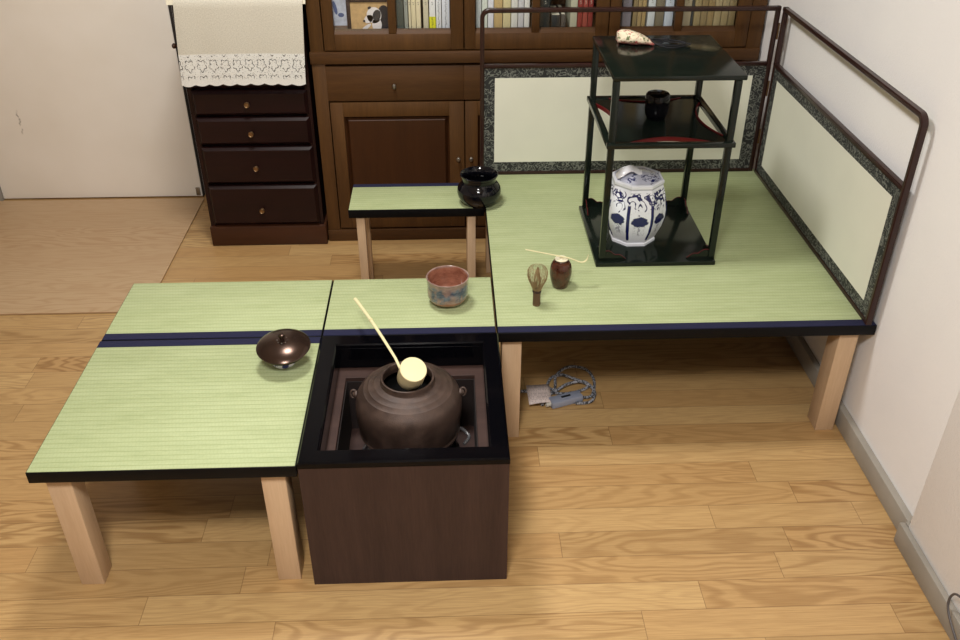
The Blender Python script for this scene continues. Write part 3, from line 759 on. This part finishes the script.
# ------------------------------------------------------------------ bookcase
YC = 1.62
bc = thing('bookcase', 'tall walnut bookcase with glazed upper doors along the back wall', 'bookcase', (.6125, YC, 0))
ox = .6125
X0, X1 = -.135-ox, 1.362-ox
bm = bmesh.new()
add_box(bm, X0, X0+.020, .02, .40, .045, .66); add_box(bm, X1-.020, X1, .02, .40, .045, .66)
add_box(bm, X0, X0+.020, .02, .40, .70, 1.80); add_box(bm, X1-.020, X1, .02, .40, .70, 1.80)
add_box(bm, X0, X1, .385, .40, .045, 1.80)
add_box(bm, X0+.02, X1-.02, .022, .385, .735, .755); add_box(bm, X0+.02, X1-.02, .022, .385, 1.09, 1.108); add_box(bm, X0+.02, X1-.02, .022, .385, 1.43, 1.448)
add_box(bm, X0+.02, X1-.02, .022, .385, .045, .06)
add_box(bm, X0+.02, X1-.02, .022, .385, .615, .63)
obj('carcass', bm, M['walnut'], bc)
box('waist_rail', M['walnuth'], X0-.004, X1, -.006, .40, .660, .700, .003, bc)
box('cornice', M['walnuth'], X0-.012, X1, -.02, .40, 1.80, 1.85, .006, bc)
box('plinth', M['walnuth'], X0-.002, X1, -.004, .40, 0, .045, .003, bc)
bm = bmesh.new()
add_box(bm, X0, -.092-ox, 0, .02, .045, .66, .001); add_box(bm, X0, -.090-ox, 0, .02, .70, 1.80, .001)
add_box(bm, 1.316-ox, X1, 0, .02, .045, .66, .001); add_box(bm, 1.316-ox, X1, 0, .02, .70, 1.80, .001)
bm.free()
for x0_, x1_ in ((X0, -.091-ox), (1.315-ox, X1)):
    bm = bmesh.new(); add_box(bm, x0_, x1_, 0, .02, .045, .66, .001); add_box(bm, x0_, x1_, 0, .02, .659, 1.80, .001); obj('stile', bm, M['walnut'], bc)
def panes(bm, rails, x0, x1, z0, z1, y0, y1, bev):
    pass
doors = [(-.088, .370), (.373, .846), (.849, 1.313)]
for i, (a0, a1) in enumerate(doors):
    a, b = a0-ox, a1-ox; mid = (a+b)/2
    # ---- glazed door
    bm = bmesh.new(); Z0, Z1 = .704, 1.79
    add_box(bm, a, a+.036, 0, .022, Z0, Z1, .002); add_box(bm, b-.042, b, 0, .022, Z0, Z1, .002)
    add_box(bm, a+.036, b-.042, 0, .022, Z0, Z0+.052, .001); add_box(bm, a+.036, b-.042, 0, .022, Z1-.06, Z1, .001)
    m0 = (a+.036+b-.042)/2-.013; m1 = m0+.026
    add_box(bm, m0, m1, .004, .020, Z0+.052, Z1-.06, .003)
    for zz in (1.06, 1.42): add_box(bm, a+.036, b-.042, .005, .020, zz, zz+.022, .003)
    gd = obj('glass_door', bm, M['walnut'], bc)
    # splayed bead at the pane bottoms
    bm = bmesh.new()
    for p0, p1 in ((a+.036, m0), (m1, b-.042)):
        add_rings(bm, [[(p0, .004, Z0+.052), (p0, .018, Z0+.052), (p0, .018, Z0+.066)], [(p1, .004, Z0+.052), (p1, .018, Z0+.052), (p1, .018, Z0+.066)]])
    obj('pane_bead', bm, M['walnuth'], gd)
    for p0, p1 in ((a+.036, m0), (m1, b-.042)):
        box('glass_pane', M['glass'], p0, p1, .0125, .0145, Z0+.052, Z1-.06, 0, gd)
    bm = bmesh.new(); kx = (b-.016) if i != 1 else (a+.016)
    add_lathe(bm, [(.004, 0), (.004, .008), (.008, .014), (.009, .020), (.006, .025), (0, .026)], 16, R=Matrix.Rotation(PI/2, 3, 'X'), c=(kx, 0, 1.15)); obj('knob', bm, M['pewter'], gd)
    # ---- drawer
    dr = box('drawer', M['walnuth'], a-.004, b, 0, .022, .532, .652, .003, bc)
    bm = bmesh.new(); add_lathe(bm, [(.003, 0), (.003, .006), (.0065, .012), (.007, .018), (.004, .023), (0, .024)], 16, R=Matrix.Rotation(PI/2, 3, 'X') @ Matrix.Diagonal((1, 1.35, 1)).to_3x3(), c=(a+.223, 0, .586)); obj('knob', bm, M['pewter'], dr)
    # ---- panelled door
    bm = bmesh.new(); Z0, Z1 = .052, .527
    add_box(bm, a, a+.044, 0, .022, Z0, Z1, .002); add_box(bm, b-.052, b, 0, .022, Z0, Z1, .002)
    add_box(bm, a+.044, b-.052, 0, .022, Z0, Z0+.05, .001); add_box(bm, a+.044, b-.052, 0, .022, Z1-.05, Z1, .001)
    pd = obj('panel_door', bm, M['walnut'], bc)
    bm = bmesh.new(); p0, p1, q0, q1 = a+.044, b-.052, Z0+.05, Z1-.05
    s = .016
    rr = lambda i_, y: [(p0+i_, y, q0+i_), (p1-i_, y, q0+i_), (p1-i_, y, q1-i_), (p0+i_, y, q1-i_)]
    add_rings(bm, [rr(0, .018), rr(0, .012), rr(.006, .016), rr(s, .004), rr(s+.004, .004)], True, False, True)
    obj('raised_panel', bm, M['walnutd'], pd, angle=10)
    bm = bmesh.new(); kx = (b-.022) if i != 1 else (a+.020)
    add_lathe(bm, [(.004, 0), (.004, .008), (.007, .013), (.008, .018), (.005, .022), (0, .023)], 16, R=Matrix.Rotation(PI/2, 3, 'X'), c=(kx, 0, .322)); obj('knob', bm, M['pewter'], pd)

# books and frames on the lowest glazed shelf
ZS = .755
ordw = ['first', 'second', 'third', 'fourth', 'fifth', 'sixth', 'seventh', 'eighth', 'ninth', 'tenth']
def spine_mat(key, base, ink=(60, 60, 70), cover=.5):
    if key not in M: M[key] = stripes_text(key, srgb(*base), srgb(*ink), cover)
    return M[key]
M['pages'] = simple('page_block', srgb(226, 220, 200), .8)
def book(x0, x1, col, desc, shelf, idx, h=.20, y=1.645, extra=None, ink=(60, 60, 70), cover=.5, d=.14):
    cx = (x0+x1)/2; w = (x1-x0)/2-.0006
    lab = '%s, %s from left in %s' % (desc, ordw[idx], shelf)
    t = thing('book', lab, 'book', (cx, y, ZS), 'books behind the bookcase glass')
    m = spine_mat('spine_%d_%d_%d' % col, col, ink, cover)
    bm = bmesh.new()
    add_box(bm, -w, w, 0, .003, 0, h, .001); add_box(bm, -w, -w+.0012, .003, d, 0, h); add_box(bm, w-.0012, w, .003, d, 0, h)
    obj('cover', bm, m, t)
    box('pages', M['pages'], -w+.0013, w-.0013, .0031, d-.004, .003, h-.003, 0, t)
    if extra:
        z0, z1, ec = extra; k = 'band_%d_%d_%d' % ec
        if k not in M: M[k] = stripes_text(k, srgb(*ec), srgb(30, 30, 30), .7)
        tag(box('band', M[k], -w-.0002, w+.0002, -.0005, .004, z0, z1, 0, t), 'coloured paper band at the foot of the spine')
    return t
S1 = 'left glazed door, right pane'
row = [(.152, .176, (74, 82, 78), 'wide grey-green book', .2, None), (.177, .190, (150, 156, 150), 'pale grey-green book', .2, None), (.191, .200, (216, 208, 180), 'slim cream book', .2, None), (.200, .216, (222, 212, 178), 'cream paperback', .19, None),
       (.216, .232, (226, 216, 184), 'cream paperback with a speckled spine', .195, None), (.239, .257, (206, 200, 176), 'beige paperback beside a dark gap', .19, None), (.259, .280, (232, 234, 236), 'white book with a yellow band', .21, (0, .050, (214, 214, 40))),
       (.281, .299, (228, 232, 238), 'white book with large black lettering', .21, None), (.300, .326, (222, 228, 240), 'bluish white book with dark lettering', .21, None)]
for i, (a, b, c, dsc, h, ex) in enumerate(row): book(a, b, c, dsc, S1, i, h, extra=ex, cover=.7 if i > 6 else .35, ink=(40, 44, 60))
S2 = 'middle glazed door, left pane'
row = [(.412, .430, (196, 204, 206), 'grey-white book'), (.431, .450, (214, 224, 216), 'greenish white book'), (.451, .470, (226, 230, 240), 'bluish white book'), (.471, .499, (196, 172, 122), 'wide tan book'), (.500, .526, (214, 204, 160), 'pale yellow book'),
       (.527, .549, (220, 222, 218), 'off-white book'), (.550, .569, (206, 208, 214), 'light grey book'), (.570, .588, (228, 230, 228), 'plain white book')]
for i, (a, b, c, dsc) in enumerate(row): book(a, b, c, dsc, S2, i, .20+.01*(i % 2), ink=(90, 90, 90), cover=.3)
S3 = 'middle glazed door, right pane'
row = [(.622, .655, (44, 48, 46), 'wide black book', .2), (.660, .690, (34, 36, 36), 'short black book', .052), (.692, .708, (72, 68, 64), 'short dark book with pale lettering', .054), (.722, .745, (190, 190, 168), 'greyish cream book', .2),
       (.746, .762, (146, 56, 50), 'slim red book', .2), (.763, .779, (160, 74, 64), 'faded red book', .2), (.780, .797, (138, 50, 46), 'deep red book', .2)]
for i, (a, b, c, dsc, h) in enumerate(row): book(a, b, c, dsc, S3, i, h, ink=(200, 196, 180), cover=.4)
S4 = 'right glazed door, left pane'
row = [(.894, .924, (132, 128, 138), 'lavender grey book'), (.929, .943, (150, 132, 94), 'slim brown book'), (.944, .958, (168, 146, 100), 'slim tan book'), (.959, .972, (176, 152, 100), 'slim golden tan book'), (.978, 1.002, (214, 222, 226), 'white book'),
       (1.003, 1.032, (122, 114, 92), 'wide olive brown book'), (1.034, 1.063, (204, 216, 230), 'pale blue white book')]
for i, (a, b, c, dsc) in enumerate(row): book(a, b, c, dsc, S4, i, .2, ink=(90, 80, 60), cover=.35)
S5 = 'right glazed door, right pane'
row = [(1.096, 1.122, (176, 164, 136), 'beige book'), (1.123, 1.130, (58, 60, 60), 'very thin dark booklet'), (1.132, 1.154, (164, 146, 104), 'tan book'), (1.155, 1.176, (150, 130, 90), 'brownish tan book'), (1.177, 1.198, (160, 138, 94), 'mid tan book'), (1.199, 1.222, (178, 162, 122), 'light tan book'),
       (1.223, 1.246, (168, 152, 112), 'dull tan book'), (1.247, 1.270, (150, 134, 96), 'darker tan book')]
for i, (a, b, c, dsc) in enumerate(row): book(a, b, c, dsc, S5, i, .2, ink=(90, 76, 50), cover=.4)

# two framed pictures
def ell(bm, cx, cz, rx, rz_, y, n=20, rot=0):
    vs = []
    for k in range(n):
        a_ = 2*PI*k/n; x, z = rx*math.cos(a_), rz_*math.sin(a_)
        vs.append(Vector((cx+x*math.cos(rot)-z*math.sin(rot), y, cz+x*math.sin(rot)+z*math.cos(rot))))
    add_rings(bm, [vs, [v+Vector((0, .0004, 0)) for v in vs]])
pf = thing('picture_frame', 'dark framed picture of a black and white puppy behind the left glass', 'picture frame', (.060, 1.662, ZS))
bm = bmesh.new(); fw = .062
add_box(bm, -fw-.008, -fw+.004, -.004, .010, 0, .125, .001); add_box(bm, fw, fw+.012, -.004, .010, 0, .125, .001); add_box(bm, -fw, fw, -.004, .010, .094, .106, .001); add_box(bm, -fw, fw, -.004, .010, 0, .004)
obj('frame', bm, simple('dark_frame', srgb(58, 44, 42), .4), pf)
box('picture', simple('tan_print', srgb(196, 164, 118), .5, var=.15, vscale=60), -fw+.004, fw, 0, .004, .004, .095, 0, pf)
bm = bmesh.new(); ell(bm, .050, .044, .022, .040, -.0006); obj('puppy_back', bm, simple('print_black', srgb(36, 36, 44), .5), pf)
bm = bmesh.new(); ell(bm, .018, .052, .024, .026, -.0012); ell(bm, .026, .022, .016, .022, -.0012); ell(bm, .000, .040, .016, .012, -.0012, rot=.6); ell(bm, -.010, .013, .020, .0055, -.0012, rot=.6); obj('puppy_head', bm, simple('print_white', srgb(226, 222, 224), .5), pf)
bm = bmesh.new(); ell(bm, .027, .052, .013, .018, -.0018, rot=-.3); ell(bm, .004, .076, .006, .004, -.0018, rot=.5); ell(bm, -.015, .034, .004, .0035, -.0018); obj('puppy_ear', bm, simple('print_grey', srgb(58, 56, 58), .5), pf)
pc = thing('photo_card', 'pale blue and white photo leaning at the far left behind the glass', 'photo', (-.040, 1.668, ZS))
box('card', simple('card_white', srgb(186, 192, 208), .5, var=.2, vscale=45), -.030, .028, 0, .002, 0, .13, 0, pc)
bm = bmesh.new(); ell(bm, -.008, .075, .006, .022, -.0006, rot=.2); ell(bm, .010, .052, .010, .007, -.0006); obj('motif', bm, simple('card_blue', srgb(84, 98, 140), .5), pc)
bm = bmesh.new(); add_box(bm, -.030, .028, -.0006, 0, 0, .018); obj('lower_band', bm, simple('card_brown', srgb(124, 104, 92), .5), pc)

# ------------------------------------------------------------------ chest of drawers
cd = thing('chest_of_drawers', 'narrow dark mahogany chest of drawers half covered by a lace cloth', 'chest of drawers', (-.350, 1.60, 0))
a, b = -.206, .203
bm = bmesh.new()
add_box(bm, a, a+.018, .004, .40, .075, .872); add_box(bm, b-.018, b, .004, .40, .075, .872); add_box(bm, a+.018, b-.018, .02, .40, .075, .872)
obj('carcass', bm, M['mahog'], cd)
box('top_board', M['mahog'], a-.006, b+.006, -.006, .40, .872, .885, .003, cd)
box('plinth', M['mahogp'], a-.004, b+.008, -.008, .40, 0, .078, .004, cd)
for z0, z1, kz in ((.084, .238, .152), (.245, .382, .314), (.390, .488, .440), (.495, .582, .543), (.589, .675, .635), (.682, .866, .77)):
    bm = bmesh.new(); x0, x1 = a+.013, b-.010
    rr = lambda i_, y: [(x0+i_, y, z0+i_), (x1-i_, y, z0+i_), (x1-i_, y, z1-i_), (x0+i_, y, z1-i_)]
    add_rings(bm, [rr(0, .018), rr(0, .004), rr(.002, .0), rr(.011, -.010), rr(.013, -.010)], True, True, True)
    dr = obj('drawer', bm, M['mahog'], cd, angle=10)
    bm = bmesh.new(); add_lathe(bm, [(.0050, 0), (.0045, .008), (.0090, .012), (.0100, .016), (.0080, .020), (.0060, .0185), (0, .0185)], 20, R=Matrix.Rotation(PI/2, 3, 'X'), c=(-.008, -.010, kz-.004)); obj('knob', bm, M['brass'], dr)
bm = bmesh.new(); add_lathe(bm, [(.003, 0), (.003, .014), (.008, .018), (.009, .024), (.006, .028), (0, .029)], 16, R=Matrix.Rotation(-PI/2, 3, 'Y'), c=(a, .03, .722)); obj('side_peg', bm, M['mahogp'], cd)

# lace cloth
def cloth(name, mat, x0, x1, drop, yb, scal=0, wav=.003, nx=96, parent=None, zt=.8695, x0b=None, x1b=None, yo=0):
    bm = bmesh.new(); uvl = bm.loops.layers.uv.new('UVMap')
    path = [(yb, zt)] + [(yb-(yb-1.600)*k/6, zt) for k in range(1, 7)] + [(1.578, zt-.002), (1.570, zt-.008), (1.5655, zt-.02)]
    zb = drop; nz = 26
    path += [(1.564-.002*math.sin(PI*k/nz), (zt-.02)+(zb-(zt-.02))*k/nz) for k in range(1, nz+1)]
    grid = []
    for j, (y, z) in enumerate(path):
        r = []
        for i in range(nx+1):
            u = i/nx; xa = x0; xb = x1
            t = max(0, min(1, (zt-z)/(zt-zb)))
            if x0b is not None: xa = x0+(x0b-x0)*t; xb = x1+(x1b-x1)*t
            x = xa+(xb-xa)*u; k = min(1, t*1.5)
            yy = y-wav*k*(1+math.sin(u*17+1.3*math.sin(u*5)))*.5*(1 if z < zt-.001 else 0)
            zz = z; yy += yo
            if scal: zz += -scal*abs(math.sin(u*PI*9))*max(0, (t-.80)/.2) + .004*math.sin(u*3)*t
            r.append((bm.verts.new((x, yy, zz)), (x, z-zb)))
        grid.append(r)
    for j in range(len(grid)-1):
        for i in range(nx):
            q = [grid[j][i], grid[j][i+1], grid[j+1][i+1], grid[j+1][i]]
            f = bm.faces.new([v[0] for v in q])
            for l, v in zip(f.loops, q): l[uvl].uv = v[1]
    o = obj(name, bm, mat, parent, angle=180)
    return o
lc = thing('lace_cloth', 'cream linen cloth with a white crochet lace edge draped over the dark chest', 'cloth', (0, 0, 0))
o = cloth('linen_sheet', M['lace'], -.537, -.135, .612, 1.97, .006, parent=lc, zt=.8915, x0b=-.556, x1b=-.152)
o2 = cloth('underlay', M['linen'], -.562, -.128, .866, 1.99, 0, .0, 20, lc, zt=.8878, yo=.006)
for v in o2.data.vertices: pass

# ------------------------------------------------------------------ cord under the table and cable at right
pcd = thing('power_cord', 'coiled braided power cord with a grey switch under the large tatami table', 'power cord', (.64, .68, 0))
def L2(pts, z=.006): return [Vector((x-.64, y-.68, zz if (zz := (q[0] if q else z)) else z)) for x, y, *q in pts]
bm = bmesh.new()
add_tube(bm, smooth_path(L2([(.30, .60), (.40, .64), (.498, .67), (.54, .668), (.594, .662), (.631, .656), (.675, .668), (.700, .683, .009), (.693, .696, .012), (.659, .721, .012), (.632, .741, .010), (.602, .735), (.590, .715), (.585, .690), (.600, .668, .012), (.606, .690, .014), (.612, .730, .014), (.644, .771, .012), (.681, .784), (.711, .763), (.722, .714), (.712, .662), (.700, .640), (.672, .637)], .006), 6), .0042, 8)
add_tube(bm, smooth_path(L2([(.560, .604, .008), (.575, .640, .012), (.60, .655, .014), (.640, .690, .014), (.690, .700, .014), (.715, .66, .010), (.704, .622, .008), (.685, .612), (.655, .612)], .006), 6), .0042, 8)
obj('braided_cable', bm, M['braid'], pcd)
bm = bmesh.new(); add_box(bm, -.048, .048, -.016, .016, 0, .022, .004)
sw = obj('switch', bm, M['switch'], pcd); sw.location = (-.012, -.058, .001); sw.rotation_euler = (0, 0, .34)
box('slider', M['dark'], -.014, .014, -.003, .003, .0215, .0245, .001, sw)
bm = bmesh.new(); add_tube(bm, [(-.062, -.004, .010), (-.048, 0, .011)], .008, 10, taper=lambda t: .6+.5*t); obj('cord_sleeve', bm, M['clear'], sw)
bm = bmesh.new(); rings = [[Vector((x, y, .030+.006*math.sin(6*x+3*y)+z)) for z in (0, .0006)] for x, y in ()]
g = []
for i in range(7):
    u = i/6; g.append([(.523-.64+.066*u-.002*v, .592-.68+.010*u+.086*v, .020+.002*math.sin(3*u+v*2)) for v in (0, .33, .66, 1)])
vv = [[bm.verts.new(p) for p in r] for r in g]
for i in range(6):
    for j in range(3): bm.faces.new((vv[i][j], vv[i+1][j], vv[i+1][j+1], vv[i][j+1]))
tg = obj('paper_tag', bm, M['label'], pcd); sm = tg.modifiers.new('s', 'SOLIDIFY'); sm.thickness = .0006

wc = bmesh.new(); add_tube(wc, smooth_path([(1.339, -.30, .135), (1.333, -.22, .128), (1.322, -.185, .122), (1.322, -.165, .108), (1.322, -.158, .085), (1.322, -.165, .063), (1.322, -.19, .045), (1.320, -.235, .028), (1.312, -.30, .010), (1.30, -.45, .004), (1.30, -.8, .004)], 6), .0026, 8)
tag(obj('cable', wc, M['cable']), 'thin grey cable hanging by the baseboard at the lower right corner', 'cable')

# ------------------------------------------------------------------ light
def area(name, loc, size, power, col, rot=(0,0,0), shape='DISK'):
    l = bpy.data.lights.new(name, 'AREA'); l.shape = shape; l.size = size; l.energy = power; l.color = col
    o = bpy.data.objects.new(name, l); C.objects.link(o); o.location = loc; o.rotation_euler = rot; return o
area('ceiling_lamp', (-.02, .75, 2.36), .40, 18, (1, .975, .94))
area('second_ceiling_lamp', (.1, -1.3, 2.36), .5, 34, (1, .98, .95))
w = bpy.data.worlds.new('World'); bpy.context.scene.world = w; w.use_nodes = True
w.node_tree.nodes['Background'].inputs[0].default_value = (1, .95, .9, 1); w.node_tree.nodes['Background'].inputs[1].default_value = .2

# ------------------------------------------------------------------ camera
f, pi_, ya, ro, cx, cy, cz = 891.6031794, -0.5750118848, -0.037905825, 0.001282913781, 0.31295949867, -1.3444912, 1.55825232
c, s = math.cos(ya), math.sin(ya)
fw = Vector((-s*math.cos(pi_), c*math.cos(pi_), math.sin(pi_))); rt = Vector((c, s, 0)); up = rt.cross(fw)
r2 = rt*math.cos(ro)+up*math.sin(ro); u2 = -rt*math.sin(ro)+up*math.cos(ro)
cam = bpy.data.cameras.new('camera'); co = bpy.data.objects.new('camera', cam); C.objects.link(co)
m = Matrix.Identity(4)
for i in range(3): m[i][0] = r2[i]; m[i][1] = u2[i]; m[i][2] = -fw[i]
m.translation = (cx, cy, cz); co.matrix_world = m
cam.sensor_width = 36; cam.lens = f/960*36; cam.clip_start = .02
bpy.context.scene.camera = co
vs = bpy.context.scene.view_settings
vs.view_transform = 'Standard'; vs.look = 'None'; vs.gamma = 1; vs.use_curve_mapping = False; vs.exposure = .72
